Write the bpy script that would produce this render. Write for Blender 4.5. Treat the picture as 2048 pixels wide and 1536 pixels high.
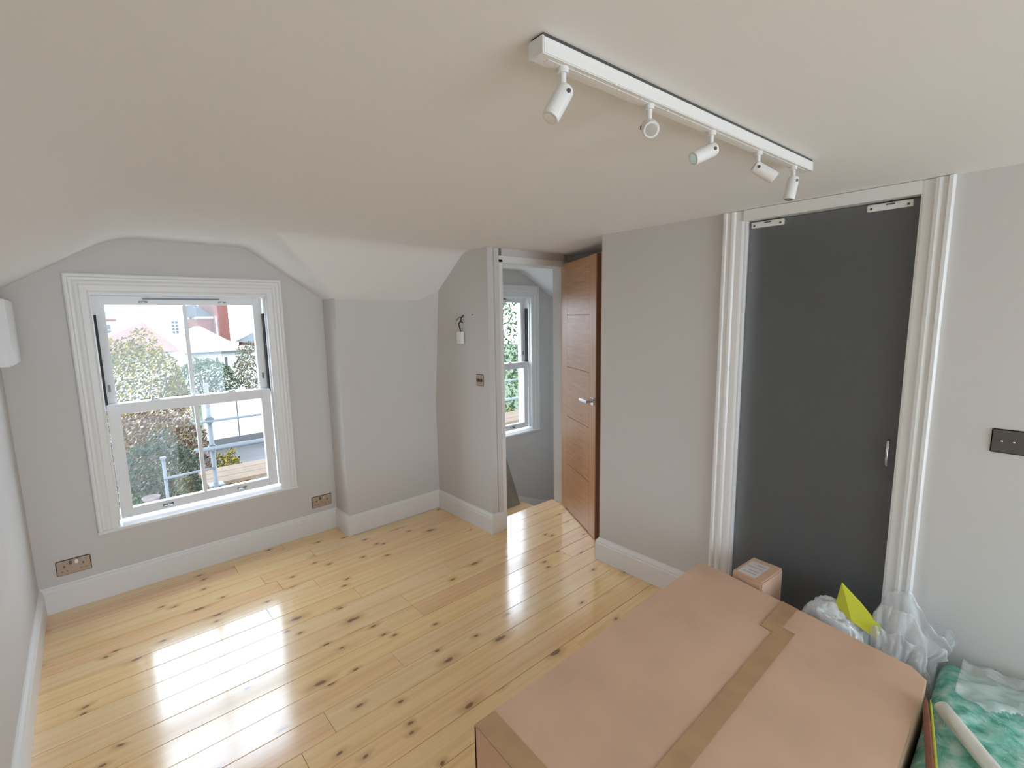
import bpy, bmesh, math, random
from mathutils import Vector, Matrix, noise

# ------------------------------------------------------------------ reset
for o in list(bpy.data.objects):
    bpy.data.objects.remove(o, do_unlink=True)
scene = bpy.context.scene
COL = scene.collection
random.seed(7)

# ------------------------------------------------------------------ camera
cam_d = bpy.data.cameras.new('camera')
cam = bpy.data.objects.new('camera', cam_d)
COL.objects.link(cam)
cam_d.sensor_fit = 'HORIZONTAL'
cam_d.sensor_width = 36.0
cam_d.lens = 956.43 * 36.0 / 2048.0
cam_d.clip_start = 0.02
cam_d.clip_end = 300
RT = Vector((0.74467433, -0.66721788, -0.0167465))
UP = Vector((0.10578851, 0.09322112, 0.9900094))
FW = Vector((0.65899084, 0.73900617, -0.14000336))
m = Matrix((RT, UP, -FW)).transposed().to_4x4()
m.translation = Vector((0, 0, 1.5814))
cam.matrix_world = m
scene.camera = cam

# ------------------------------------------------------------------ world
SKY = 12.0
w = bpy.data.worlds.new('overcast_sky')
scene.world = w
w.use_nodes = True
bg = w.node_tree.nodes['Background']
bg.inputs['Color'].default_value = (0.735, 0.84, 1.0, 1)
bg.inputs['Strength'].default_value = SKY

scene.view_settings.view_transform = 'Standard'
scene.view_settings.look = 'None'
scene.view_settings.gamma = 1
scene.view_settings.exposure = -0.4
scene.view_settings.use_curve_mapping = False
scene.cycles.max_bounces = 11
scene.cycles.diffuse_bounces = 7
scene.cycles.transparent_max_bounces = 16
scene.cycles.sample_clamp_indirect = 8


def portal(name, loc, rot, sx, sy):
    l = bpy.data.lights.new(name, 'AREA')
    l.shape = 'RECTANGLE'
    l.size, l.size_y = sx, sy
    l.cycles.is_portal = True
    o = bpy.data.objects.new(name, l)
    o.location = loc
    o.rotation_euler = rot
    COL.objects.link(o)


# ------------------------------------------------------------------ room numbers (metres)
XL, XR = -0.323, 2.372          # side walls
YF, YK = 3.536, -3.6            # window wall, rear wall
YB, XB = 3.306, 1.323           # face and left end of the pier right of the window
XS, YN = 2.107, 2.597           # partition with the light switch, its end
YC = 1.829                      # end of the right wall (door recess)
XV = 2.99                       # side of the door recess
H = 2.053
YD = 2.727                      # far side of the door wall
portal('portal_front', (0.5, 3.70, 1.08), (-math.pi/2, 0, 0), 0.95, 1.4)
portal('portal_hall', (2.98, 3.70, 1.08), (-math.pi/2, 0, 0), 0.95, 1.4)
portal('portal_rear', (1.0, YK-0.16, 1.05), (math.pi/2, 0, 0), 2.2, 1.9)

# ------------------------------------------------------------------ materials
def new_mat(name):
    mt = bpy.data.materials.new(name)
    mt.use_nodes = True
    nt = mt.node_tree
    return mt, nt, nt.nodes['Principled BSDF']


def mat(name, col, rough=0.6, metal=0.0, spec=0.5, bump=0.0, bscale=200, var=0.0, vscale=4, coat=0.0):
    mt, nt, b = new_mat(name)
    b.inputs['Base Color'].default_value = (*col, 1)
    b.inputs['Roughness'].default_value = rough
    b.inputs['Metallic'].default_value = metal
    b.inputs['Specular IOR Level'].default_value = spec
    b.inputs['Coat Weight'].default_value = coat
    tc = nt.nodes.new('ShaderNodeTexCoord')
    if var > 0:
        n = nt.nodes.new('ShaderNodeTexNoise')
        n.inputs['Scale'].default_value = vscale
        n.inputs['Detail'].default_value = 5
        nt.links.new(tc.outputs['Object'], n.inputs['Vector'])
        mr = nt.nodes.new('ShaderNodeMapRange')
        mr.inputs['From Min'].default_value = 0.3
        mr.inputs['From Max'].default_value = 0.7
        mr.inputs['To Min'].default_value = 1 - var
        mr.inputs['To Max'].default_value = 1 + var
        nt.links.new(n.outputs['Fac'], mr.inputs['Value'])
        mx = nt.nodes.new('ShaderNodeVectorMath')
        mx.operation = 'SCALE'
        mx.inputs[0].default_value = col
        nt.links.new(mr.outputs['Result'], mx.inputs['Scale'])
        nt.links.new(mx.outputs['Vector'], b.inputs['Base Color'])
    if bump > 0:
        n = nt.nodes.new('ShaderNodeTexNoise')
        n.inputs['Scale'].default_value = bscale
        n.inputs['Detail'].default_value = 4
        nt.links.new(tc.outputs['Object'], n.inputs['Vector'])
        bp = nt.nodes.new('ShaderNodeBump')
        bp.inputs['Strength'].default_value = bump
        bp.inputs['Distance'].default_value = 0.002
        nt.links.new(n.outputs['Fac'], bp.inputs['Height'])
        nt.links.new(bp.outputs['Normal'], b.inputs['Normal'])
    return mt


def ramp_node(nt, stops):
    r = nt.nodes.new('ShaderNodeValToRGB')
    e = r.color_ramp.elements
    while len(e) < len(stops):
        e.new(0.5)
    for i, (p, c) in enumerate(stops):
        e[i].position = p
        e[i].color = (*c, 1)
    return r


def pine_material():
    mt, nt, b = new_mat('lacquered_pine')
    L = nt.links.new
    N = nt.nodes.new
    tc = N('ShaderNodeTexCoord')
    oi = N('ShaderNodeObjectInfo')
    off = N('ShaderNodeCombineXYZ')
    mu = N('ShaderNodeMath'); mu.operation = 'MULTIPLY'; mu.inputs[1].default_value = 37.0
    L(oi.outputs['Random'], mu.inputs[0])
    L(mu.outputs[0], off.inputs['X']); L(mu.outputs[0], off.inputs['Y'])
    ad = N('ShaderNodeVectorMath'); ad.operation = 'ADD'
    L(tc.outputs['Object'], ad.inputs[0]); L(off.outputs[0], ad.inputs[1])

    def mapped(s):
        mp = N('ShaderNodeMapping'); mp.inputs['Scale'].default_value = s
        L(ad.outputs[0], mp.inputs['Vector'])
        return mp.outputs[0]
    # knots
    def knots(s, rad, thr, warp):
        wn = N('ShaderNodeTexNoise'); wn.inputs['Scale'].default_value = 9
        L(ad.outputs[0], wn.inputs['Vector'])
        sc = N('ShaderNodeVectorMath'); sc.operation = 'SCALE'; sc.inputs['Scale'].default_value = warp
        L(wn.outputs['Color'], sc.inputs[0])
        a2 = N('ShaderNodeVectorMath'); a2.operation = 'ADD'
        L(mapped(s), a2.inputs[0]); L(sc.outputs[0], a2.inputs[1])
        v = N('ShaderNodeTexVoronoi'); v.voronoi_dimensions = '2D'; v.inputs['Scale'].default_value = 1
        L(a2.outputs[0], v.inputs['Vector'])
        sp = N('ShaderNodeSeparateColor'); L(v.outputs['Color'], sp.inputs[0])
        gt = N('ShaderNodeMath'); gt.operation = 'GREATER_THAN'; gt.inputs[1].default_value = thr
        L(sp.outputs[0], gt.inputs[0])
        core = N('ShaderNodeMapRange'); core.interpolation_type = 'SMOOTHSTEP'
        core.inputs['From Min'].default_value = rad; core.inputs['From Max'].default_value = rad*0.55
        L(v.outputs['Distance'], core.inputs['Value'])
        halo = N('ShaderNodeMapRange'); halo.interpolation_type = 'SMOOTHSTEP'
        halo.inputs['From Min'].default_value = rad*3.2; halo.inputs['From Max'].default_value = rad*0.6
        L(v.outputs['Distance'], halo.inputs['Value'])
        m1 = N('ShaderNodeMath'); m1.operation = 'MULTIPLY'; L(core.outputs[0], m1.inputs[0]); L(gt.outputs[0], m1.inputs[1])
        m2 = N('ShaderNodeMath'); m2.operation = 'MULTIPLY'; L(halo.outputs[0], m2.inputs[0]); L(gt.outputs[0], m2.inputs[1])
        return m1.outputs[0], m2.outputs[0]
    k1, h1 = knots((4.6, 9.0, 1), 0.075, 0.66, 0.25)
    k2, h2 = knots((2.1, 5.0, 1), 0.070, 0.70, 0.2)
    def mx(a, bb):
        q = N('ShaderNodeMath'); q.operation = 'MAXIMUM'; L(a, q.inputs[0]); L(bb, q.inputs[1]); return q.outputs[0]
    core, halo = mx(k1, k2), mx(h1, h2)
    # grain: long streaks bent round the knots
    hw = N('ShaderNodeVectorMath'); hw.operation = 'SCALE'; hw.inputs[0].default_value = (0, 0.9, 0)
    L(halo, hw.inputs['Scale'])
    ga = N('ShaderNodeVectorMath'); ga.operation = 'ADD'
    L(mapped((0.9, 34, 1)), ga.inputs[0]); L(hw.outputs[0], ga.inputs[1])
    gn = N('ShaderNodeTexNoise'); gn.inputs['Scale'].default_value = 1; gn.inputs['Detail'].default_value = 6
    gn.inputs['Distortion'].default_value = 0.6
    L(ga.outputs[0], gn.inputs['Vector'])
    cr = ramp_node(nt, [(0.28, (0.80, 0.525, 0.25)), (0.46, (0.87, 0.61, 0.325)), (0.62, (0.92, 0.675, 0.385)), (0.8, (0.84, 0.565, 0.285))])
    L(gn.outputs['Fac'], cr.inputs['Fac'])
    # board to board tint
    tint = ramp_node(nt, [(0.0, (1.05, 0.98, 0.80)), (0.35, (1.0, 0.98, 0.92)), (0.6, (1.0, 0.88, 0.80)), (0.85, (1.02, 1.0, 0.86)), (1.0, (0.94, 0.80, 0.70))])
    L(oi.outputs['Random'], tint.inputs['Fac'])
    mc = N('ShaderNodeMix'); mc.data_type = 'RGBA'; mc.blend_type = 'MULTIPLY'; mc.inputs[0].default_value = 1
    L(cr.outputs[0], mc.inputs[6]); L(tint.outputs[0], mc.inputs[7])
    hm = N('ShaderNodeMath'); hm.operation = 'MULTIPLY'; hm.inputs[1].default_value = 0.45; L(halo, hm.inputs[0])
    c1 = N('ShaderNodeMix'); c1.data_type = 'RGBA'; c1.inputs[7].default_value = (0.42, 0.19, 0.055, 1)
    L(hm.outputs[0], c1.inputs[0]); L(mc.outputs[2], c1.inputs[6])
    c2 = N('ShaderNodeMix'); c2.data_type = 'RGBA'; c2.inputs[7].default_value = (0.17, 0.068, 0.026, 1)
    cm = N('ShaderNodeMath'); cm.operation = 'MULTIPLY'; cm.inputs[1].default_value = 0.85; L(core, cm.inputs[0])
    L(cm.outputs[0], c2.inputs[0]); L(c1.outputs[2], c2.inputs[6])
    L(c2.outputs[2], b.inputs['Base Color'])
    b.inputs['Roughness'].default_value = 0.17
    b.inputs['Specular IOR Level'].default_value = 0.7
    b.inputs['Coat Weight'].default_value = 0.8
    b.inputs['Coat Roughness'].default_value = 0.13
    b.inputs['Coat IOR'].default_value = 1.6
    wn = N('ShaderNodeTexNoise'); wn.inputs['Scale'].default_value = 3; L(mapped((1, 6, 1)), wn.inputs['Vector'])
    bp = N('ShaderNodeBump'); bp.inputs['Strength'].default_value = 0.02; bp.inputs['Distance'].default_value = 0.01
    L(wn.outputs['Fac'], bp.inputs['Height']); L(bp.outputs[0], b.inputs['Normal'])
    return mt


def oak_material(name, horizontal):
    mt, nt, b = new_mat(name)
    L = nt.links.new
    tc = nt.nodes.new('ShaderNodeTexCoord')
    mp = nt.nodes.new('ShaderNodeMapping')
    mp.inputs['Scale'].default_value = (5, 5, 110) if horizontal else (110, 110, 3)
    L(tc.outputs['Object'], mp.inputs['Vector'])
    n = nt.nodes.new('ShaderNodeTexNoise'); n.inputs['Scale'].default_value = 1
    n.inputs['Detail'].default_value = 5; n.inputs['Distortion'].default_value = 0.4
    L(mp.outputs[0], n.inputs['Vector'])
    r = ramp_node(nt, [(0.3, (0.47, 0.245, 0.115)), (0.55, (0.56, 0.305, 0.155)), (0.75, (0.61, 0.35, 0.185))])
    L(n.outputs['Fac'], r.inputs['Fac'])
    L(r.outputs[0], b.inputs['Base Color'])
    b.inputs['Roughness'].default_value = 0.38
    return mt


def sheen_factor(nt, base, gain, power):
    lw = nt.nodes.new('ShaderNodeLayerWeight'); lw.inputs['Blend'].default_value = 0.5
    pw = nt.nodes.new('ShaderNodeMath'); pw.operation = 'POWER'; pw.inputs[1].default_value = power
    nt.links.new(lw.outputs['Facing'], pw.inputs[0])
    ma = nt.nodes.new('ShaderNodeMath'); ma.operation = 'MULTIPLY_ADD'
    ma.inputs[1].default_value = gain; ma.inputs[2].default_value = base
    nt.links.new(pw.outputs[0], ma.inputs[0])
    return ma.outputs[0]


def glass_material(name, tint=(0.97, 0.99, 0.985)):
    mt = bpy.data.materials.new(name); mt.use_nodes = True
    nt = mt.node_tree; nt.nodes.clear()
    out = nt.nodes.new('ShaderNodeOutputMaterial')
    tr = nt.nodes.new('ShaderNodeBsdfTransparent'); tr.inputs[0].default_value = (*tint, 1)
    gl = nt.nodes.new('ShaderNodeBsdfGlossy'); gl.inputs['Roughness'].default_value = 0.01
    mx = nt.nodes.new('ShaderNodeMixShader')
    nt.links.new(sheen_factor(nt, 0.028, 0.6, 5.0), mx.inputs[0]); nt.links.new(tr.outputs[0], mx.inputs[1]); nt.links.new(gl.outputs[0], mx.inputs[2])
    nt.links.new(mx.outputs[0], out.inputs[0])
    return mt


def plastic_film(name, col, clear):
    mt = bpy.data.materials.new(name); mt.use_nodes = True
    nt = mt.node_tree; nt.nodes.clear()
    L = nt.links.new
    out = nt.nodes.new('ShaderNodeOutputMaterial')
    tr = nt.nodes.new('ShaderNodeBsdfTransparent')
    di = nt.nodes.new('ShaderNodeBsdfDiffuse'); di.inputs[0].default_value = (*col, 1)
    tl = nt.nodes.new('ShaderNodeBsdfTranslucent'); tl.inputs[0].default_value = (*col, 1)
    gl = nt.nodes.new('ShaderNodeBsdfGlossy'); gl.inputs['Roughness'].default_value = 0.18
    a = nt.nodes.new('ShaderNodeMixShader'); a.inputs[0].default_value = 0.25
    L(di.outputs[0], a.inputs[1]); L(tl.outputs[0], a.inputs[2])
    c = nt.nodes.new('ShaderNodeMixShader'); c.inputs[0].default_value = clear
    L(a.outputs[0], c.inputs[1]); L(tr.outputs[0], c.inputs[2])
    e = nt.nodes.new('ShaderNodeMixShader')
    L(sheen_factor(nt, 0.06, 0.5, 4.0), e.inputs[0]); L(c.outputs[0], e.inputs[1]); L(gl.outputs[0], e.inputs[2])
    L(e.outputs[0], out.inputs[0])
    tc = nt.nodes.new('ShaderNodeTexCoord')
    n = nt.nodes.new('ShaderNodeTexNoise'); n.inputs['Scale'].default_value = 20; n.inputs['Detail'].default_value = 4; n.inputs['Distortion'].default_value = 1.5
    L(tc.outputs['Object'], n.inputs['Vector'])
    bp = nt.nodes.new('ShaderNodeBump'); bp.inputs['Strength'].default_value = 0.5; bp.inputs['Distance'].default_value = 0.01
    L(n.outputs['Fac'], bp.inputs['Height'])
    for s in (di, tl, gl):
        L(bp.outputs[0], s.inputs['Normal'])
    return mt


def leaf_material(name, stops):
    mt, nt, b = new_mat(name)
    g = nt.nodes.new('ShaderNodeNewGeometry')
    r = ramp_node(nt, stops)
    nt.links.new(g.outputs['Random Per Island'], r.inputs['Fac'])
    nt.links.new(r.outputs[0], b.inputs['Base Color'])
    b.inputs['Roughness'].default_value = 0.8
    b.inputs['Specular IOR Level'].default_value = 0.06
    return mt


def mottled(name, stops, scale, rough=0.9, bump=0.5, detail=8):
    mt, nt, b = new_mat(name)
    tc = nt.nodes.new('ShaderNodeTexCoord')
    n = nt.nodes.new('ShaderNodeTexNoise'); n.inputs['Scale'].default_value = scale; n.inputs['Detail'].default_value = detail
    nt.links.new(tc.outputs['Object'], n.inputs['Vector'])
    r = ramp_node(nt, stops)
    nt.links.new(n.outputs['Fac'], r.inputs['Fac'])
    nt.links.new(r.outputs[0], b.inputs['Base Color'])
    b.inputs['Roughness'].default_value = rough
    bp = nt.nodes.new('ShaderNodeBump'); bp.inputs['Strength'].default_value = bump; bp.inputs['Distance'].default_value = 0.01
    nt.links.new(n.outputs['Fac'], bp.inputs['Height'])
    nt.links.new(bp.outputs[0], b.inputs['Normal'])
    return mt


M = dict(
    wall=mat('warm_grey_paint', (0.635, 0.612, 0.59), 0.75, bump=0.08, bscale=120),
    ceil=mat('white_ceiling_paint', (0.82, 0.81, 0.80), 0.85, bump=0.06, bscale=90),
    trim=mat('white_satin_paint', (0.80, 0.79, 0.775), 0.35),
    sash=mat('white_sash_paint', (0.82, 0.82, 0.82), 0.3),
    plastic=mat('white_plastic', (0.82, 0.82, 0.81), 0.3),
    spot=mat('white_spot_enamel', (0.80, 0.79, 0.77), 0.4),
    black=mat('black_rubber', (0.02, 0.022, 0.022), 0.6),
    dark=mat('dark_grey_metal', (0.12, 0.115, 0.11), 0.35, metal=0.6),
    chrome=mat('satin_chrome', (0.62, 0.61, 0.60), 0.25, metal=1.0),
    bronze=mat('bronze_plate', (0.46, 0.35, 0.26), 0.45, metal=0.2),
    darkbronze=mat('dark_bronze_plate', (0.13, 0.115, 0.105), 0.4, metal=0.4),
    pine=pine_material(),
    oak_h=oak_material('oak_veneer_horizontal', True),
    oak_v=oak_material('oak_veneer_vertical', False),
    oak_edge=mat('oak_dark_edge', (0.20, 0.085, 0.045), 0.5),
    glass=glass_material('window_glass'),
    card=mat('brown_cardboard', (0.66, 0.435, 0.30), 0.8, var=0.07, vscale=5, bump=0.05, bscale=60),
    card_in=mat('cardboard_edge', (0.30, 0.20, 0.135), 0.9),
    tape=mat('brown_parcel_tape', (0.50, 0.31, 0.17), 0.32, var=0.1, vscale=12),
    paper=mat('white_paper_label', (0.72, 0.66, 0.63), 0.7),
    print=mat('grey_label_print', (0.42, 0.38, 0.37), 0.7),
    board=mat('weathered_board', (0.25, 0.21, 0.155), 0.8, var=0.2, vscale=6),
    film=plastic_film('milky_plastic_film', (0.90, 0.94, 0.96), 0.03),
    clear=plastic_film('clear_plastic_film', (0.94, 0.95, 0.96), 0.66),
    sheet=plastic_film('thin_clear_film', (0.93, 0.95, 0.96), 0.68),
    yellow=mat('yellow_card', (0.60, 0.62, 0.035), 0.5, var=0.08),
    tube=mat('white_foam_tube', (0.78, 0.76, 0.68), 0.6, bump=0.2, bscale=80),
    stickw=mat('reddish_brown_stick', (0.22, 0.075, 0.04), 0.6, var=0.3, vscale=20),
    sticky=mat('yellow_stick_edge', (0.50, 0.47, 0.05), 0.6),
    green=mottled('green_felt', [(0.30, (0.09, 0.36, 0.27)), (0.44, (0.20, 0.56, 0.45)), (0.56, (0.36, 0.68, 0.58)), (0.70, (0.64, 0.82, 0.76))], 22, bump=0.9),
    scaf=mat('galvanised_tube', (0.085, 0.095, 0.10), 0.5, metal=0.2),
    sboard=mat('scaffold_board', (0.10, 0.062, 0.035), 0.8, var=0.2),
    brick=mat('red_brick', (0.115, 0.038, 0.029), 0.9, var=0.15, vscale=3),
    redroof=mat('red_roof_tiles', (0.12, 0.064, 0.052), 0.9, var=0.2, vscale=6),
    paleroof=mat('pale_roof_tiles', (0.17, 0.13, 0.12), 0.9, var=0.15, vscale=6),
    slate=mat('slate_roof', (0.05, 0.056, 0.062), 0.8),
    render=mat('white_render', (0.55, 0.53, 0.50), 0.9),
    housewin=mat('dark_window_glass', (0.035, 0.042, 0.05), 0.2),
    paving=mat('grey_paving', (0.075, 0.073, 0.074), 0.9, var=0.2, vscale=1.5),
    bounce_slab=mat('pale_concrete', (0.42, 0.41, 0.39), 0.9, var=0.1, vscale=1),
    lawn=mat('garden_ground', (0.045, 0.060, 0.025), 1.0, var=0.4, vscale=0.8),
    bark=mat('bark', (0.06, 0.045, 0.032), 0.9, var=0.3, vscale=10),
    leafy=leaf_material('yellow_leaves', [(0, (0.022, 0.030, 0.007)), (0.35, (0.068, 0.062, 0.009)), (0.7, (0.14, 0.098, 0.011)), (1, (0.20, 0.145, 0.024))]),
    leafg=leaf_material('green_leaves', [(0, (0.014, 0.028, 0.012)), (0.5, (0.04, 0.065, 0.027)), (1, (0.09, 0.12, 0.06))]),
    leafo=leaf_material('olive_leaves', [(0, (0.035, 0.04, 0.018)), (0.5, (0.08, 0.078, 0.042)), (1, (0.14, 0.12, 0.08))]),
    leafb=leaf_material('brown_leaves', [(0, (0.035, 0.022, 0.014)), (0.45, (0.095, 0.055, 0.032)), (0.8, (0.16, 0.11, 0.08)), (1, (0.30, 0.26, 0.23))]),
    leafd=leaf_material('dark_leaves', [(0, (0.014, 0.024, 0.016)), (0.6, (0.045, 0.058, 0.042)), (0.9, (0.06, 0.056, 0.045)), (1, (0.15, 0.145, 0.13))]),
    stone=mat('pale_stone', (0.11, 0.085, 0.082), 0.8),
    tile=mat('bathroom_tile', (0.75, 0.70, 0.66), 0.5),
    tiledark=mat('bathroom_dark_tile', (0.45, 0.45, 0.45), 0.5),
)


def frosted():
    mt, nt, b = new_mat('frosted_smoked_glass')
    b.inputs['Base Color'].default_value = (0.78, 0.80, 0.82, 1)
    b.inputs['Roughness'].default_value = 0.42
    b.inputs['Transmission Weight'].default_value = 0.93
    b.inputs['IOR'].default_value = 1.45
    tc = nt.nodes.new('ShaderNodeTexCoord')
    n = nt.nodes.new('ShaderNodeTexNoise'); n.inputs['Scale'].default_value = 6
    nt.links.new(tc.outputs['Object'], n.inputs['Vector'])
    mr = nt.nodes.new('ShaderNodeMapRange'); mr.inputs['To Min'].default_value = 0.40; mr.inputs['To Max'].default_value = 0.46
    nt.links.new(n.outputs['Fac'], mr.inputs['Value']); nt.links.new(mr.outputs[0], b.inputs['Roughness'])
    return mt


M['frost'] = frosted()


# ------------------------------------------------------------------ helpers
class MB:
    def __init__(s):
        s.v, s.f, s.m = [], [], []

    def add(s, vs, fs, mi=0):
        k = len(s.v)
        s.v += [tuple(q) for q in vs]
        s.f += [tuple(k + i for i in f) for f in fs]
        s.m += [mi] * len(fs)
        return s

    def box(s, x0, x1, y0, y1, z0, z1, mi=0):
        vs = [(x, y, z) for z in (z0, z1) for y in (y0, y1) for x in (x0, x1)]
        return s.add(vs, [(0, 2, 3, 1), (4, 5, 7, 6), (0, 1, 5, 4), (2, 6, 7, 3), (0, 4, 6, 2), (1, 3, 7, 5)], mi)

    def hexa(s, lo, hi, mi=0):          # lo, hi: four corners each, same turn
        return s.add(list(lo) + list(hi), [(3, 2, 1, 0), (4, 5, 6, 7), (0, 1, 5, 4), (1, 2, 6, 5), (2, 3, 7, 6), (3, 0, 4, 7)], mi)

    def loft(s, rings, closed=True, caps=True, mi=0):
        n = len(rings[0]); vs = [p for r in rings for p in r]; fs = []
        for a in range(len(rings) - 1):
            for i in range(n if closed else n - 1):
                j = (i + 1) % n
                fs.append((a*n+i, a*n+j, (a+1)*n+j, (a+1)*n+i))
        if caps:
            fs.append(tuple(reversed(range(n)))); fs.append(tuple((len(rings)-1)*n + i for i in range(n)))
        return s.add(vs, fs, mi)

    def tube(s, path, r, n=10, caps=True, mi=0):
        path = [Vector(p) for p in path]; rings = []
        for i, p in enumerate(path):
            d = (path[min(i+1, len(path)-1)] - path[max(i-1, 0)]).normalized()
            u = d.orthogonal().normalized() if i == 0 else (u - d*u.dot(d)).normalized()
            v = d.cross(u)
            rr = r[i] if isinstance(r, (list, tuple)) else r
            rings.append([p + (u*math.cos(2*math.pi*k/n) + v*math.sin(2*math.pi*k/n))*rr for k in range(n)])
        return s.loft(rings, caps=caps, mi=mi)

    def mesh(s, name, smooth=False, bevel=0.0, seg=2):
        me = bpy.data.meshes.new(name)
        bm = bmesh.new()
        bv = [bm.verts.new(v) for v in s.v]
        for f, mi in zip(s.f, s.m):
            try:
                q = bm.faces.new([bv[i] for i in f]); q.material_index = mi
            except ValueError:
                pass
        bmesh.ops.recalc_face_normals(bm, faces=bm.faces)
        if bevel > 0:
            ed = [e for e in bm.edges if len(e.link_faces) == 2 and e.calc_face_angle(0) > 0.4]
            bmesh.ops.bevel(bm, geom=ed, offset=bevel, segments=seg, affect='EDGES', clamp_overlap=True)
        for f in bm.faces:
            f.smooth = smooth
        bm.to_mesh(me); bm.free()
        return me

    def obj(s, name, mt, parent=None, smooth=False, bevel=0.0, seg=2, label=None, cat=None, group=None, kind=None, origin=None):
        if origin is not None:
            ox, oy, oz = origin
            s.v = [(x-ox, y-oy, z-oz) for x, y, z in s.v]
        me = s.mesh(name, smooth, bevel, seg)
        for q in (mt if isinstance(mt, (list, tuple)) else [mt]):
            me.materials.append(q)
        o = bpy.data.objects.new(name, me)
        COL.objects.link(o)
        if origin is not None:
            o.location = origin
        if parent is not None:
            o.parent = parent
            if origin is None:
                o.matrix_parent_inverse = Matrix.LocRotScale(parent_world(parent), None, None).inverted()
            else:
                o.location = Vector(origin) - parent_world(parent)
        tag(o, label, cat, group, kind)
        if smooth and bevel == 0:
            pass
        return o


def parent_world(p):
    """world translation of an object whose ancestors are all unrotated"""
    l = Vector(p.location) + p.matrix_parent_inverse.translation
    return l + parent_world(p.parent) if p.parent is not None else Vector(p.location)


def tag(o, label=None, cat=None, group=None, kind=None):
    if label: o['label'] = label
    if cat: o['category'] = cat
    if group: o['group'] = group
    if kind: o['kind'] = kind
    return o


def empty(name, loc, label, cat, group=None, kind=None):
    o = bpy.data.objects.new(name, None)
    o.empty_display_size = 0.1
    o.location = loc
    COL.objects.link(o)
    return tag(o, label, cat, group, kind)


def struct(b, name, mt, label, cat, **k):
    return b.obj(name, mt, label=label, cat=cat, kind='structure', **k)


def link_copy(src, parent, loc, name=None):
    c = src.copy()
    COL.objects.link(c)
    c.parent = parent
    c.matrix_parent_inverse = Matrix.Identity(4)
    c.location = Vector(loc) - (parent_world(parent) if parent else Vector())
    return c


# ------------------------------------------------------------------ walls
TOP = 2.30
WZ0, WZ1 = 0.40, 1.80           # window hole
b = MB()
b.box(XL-0.12, 0.0, YF, YF+0.26, -0.3, TOP).box(1.0, XB+0.3, YF, YF+0.26, -0.3, TOP)
b.box(0.0, 1.0, YF, YF+0.26, -0.3, WZ0).box(0.0, 1.0, YF, YF+0.26, WZ1, TOP)
struct(b, 'wall_front', M['wall'], 'warm grey window wall under the dormer ceiling', 'wall')
b = MB().box(XB, XS+0.0, YB, YF, -0.02, TOP)
# plaster fillet in the top of the inner corner
b.add([(1.985, YB, 1.735), (XS, 3.206, 1.80), (XS, YB, 0.9), (XS, YB, 1.80)], [(0, 1, 2), (0, 2, 3), (1, 3, 2), (0, 3, 1)])
struct(b, 'wall_pier', M['wall'], 'short warm grey wall pier between the big window and the doorway', 'wall')
b = MB().box(XS, 2.20, YN, YF, -0.02, TOP)
struct(b, 'wall_partition', M['wall'], 'narrow warm grey wall with the light switch beside the open doorway', 'wall')
b = MB().box(XL-0.12, XL, YK-0.2, YF+0.05, -0.3, TOP)
struct(b, 'wall_left', M['wall'], 'pale wall at the left edge of the room', 'wall')
GY0, GY1, GZ = 0.359, 0.990, 2.003
b = MB()
b.box(XR, XR+0.12, GY1+0.03, YC, -0.02, TOP).box(XR, XR+0.12, YK-0.2, GY0-0.03, -0.02, TOP)
b.box(XR, XR+0.12, GY0-0.03, GY1+0.03, GZ+0.03, TOP)
struct(b, 'wall_right', M['wall'], 'grey wall on the right around the frosted glass door', 'wall')
b = MB().box(XR+0.12, XV+0.12, YC-0.12, YC, -0.02, TOP).box(XV, XV+0.12, YC, YN, -0.02, TOP)
struct(b, 'wall_recess', M['wall'], 'grey recess wall behind the open oak door', 'wall')
b = MB().box(2.236, 2.90, YN, YD, 1.975, TOP).box(2.93, 4.6, YN, YD, -2.9, TOP)
struct(b, 'wall_doorway', M['wall'], 'strip of grey wall above the oak door opening', 'wall')
# rear wall with wide glazed doors (behind the camera)
RX0, RX1, RZ = -0.1, 2.1, 2.0
b = MB().box(XL-0.12, RX0, YK-0.2, YK, -0.3, TOP).box(RX1, XR+0.12, YK-0.2, YK, -0.3, TOP).box(RX0, RX1, YK-0.2, YK, RZ, TOP)
struct(b, 'wall_back', M['wall'], 'rear wall of the room around the wide glazed doors', 'wall')
# stair hall
HX0, HX1 = 2.479, 3.479
b = MB()
b.box(2.2, HX0, YF, YF+0.26, -2.9, TOP).box(HX1, 4.6, YF, YF+0.26, -2.9, TOP)
b.box(HX0, HX1, YF, YF+0.26, -2.9, WZ0).box(HX0, HX1, YF, YF+0.26, WZ1+0.03, TOP)
b.box(4.6, 4.72, YN, YF+0.26, -2.9, TOP).box(2.1, 2.2, YD, YF+0.26, -2.9, -0.02)
struct(b, 'wall_stairwell', M['wall'], 'blue grey stairwell wall seen through the open doorway', 'wall')
# bathroom behind the frosted door
b = MB()
b.box(XR+0.12, 4.2, 0.20, 0.30, -0.02, TOP, 1).box(4.1, 4.2, 0.3, 1.71, -0.02, TOP, 0)
b.box(XR+0.12, 4.2, 1.60, 1.709, -0.02, TOP, 0).box(XR+0.12, 4.1, 0.3, 1.6, -0.12, -0.02, 0)
struct(b, 'wall_bathroom', [M['tiledark'], M['tile']], 'dark bathroom walls glimpsed through the frosted glass', 'wall')

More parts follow.
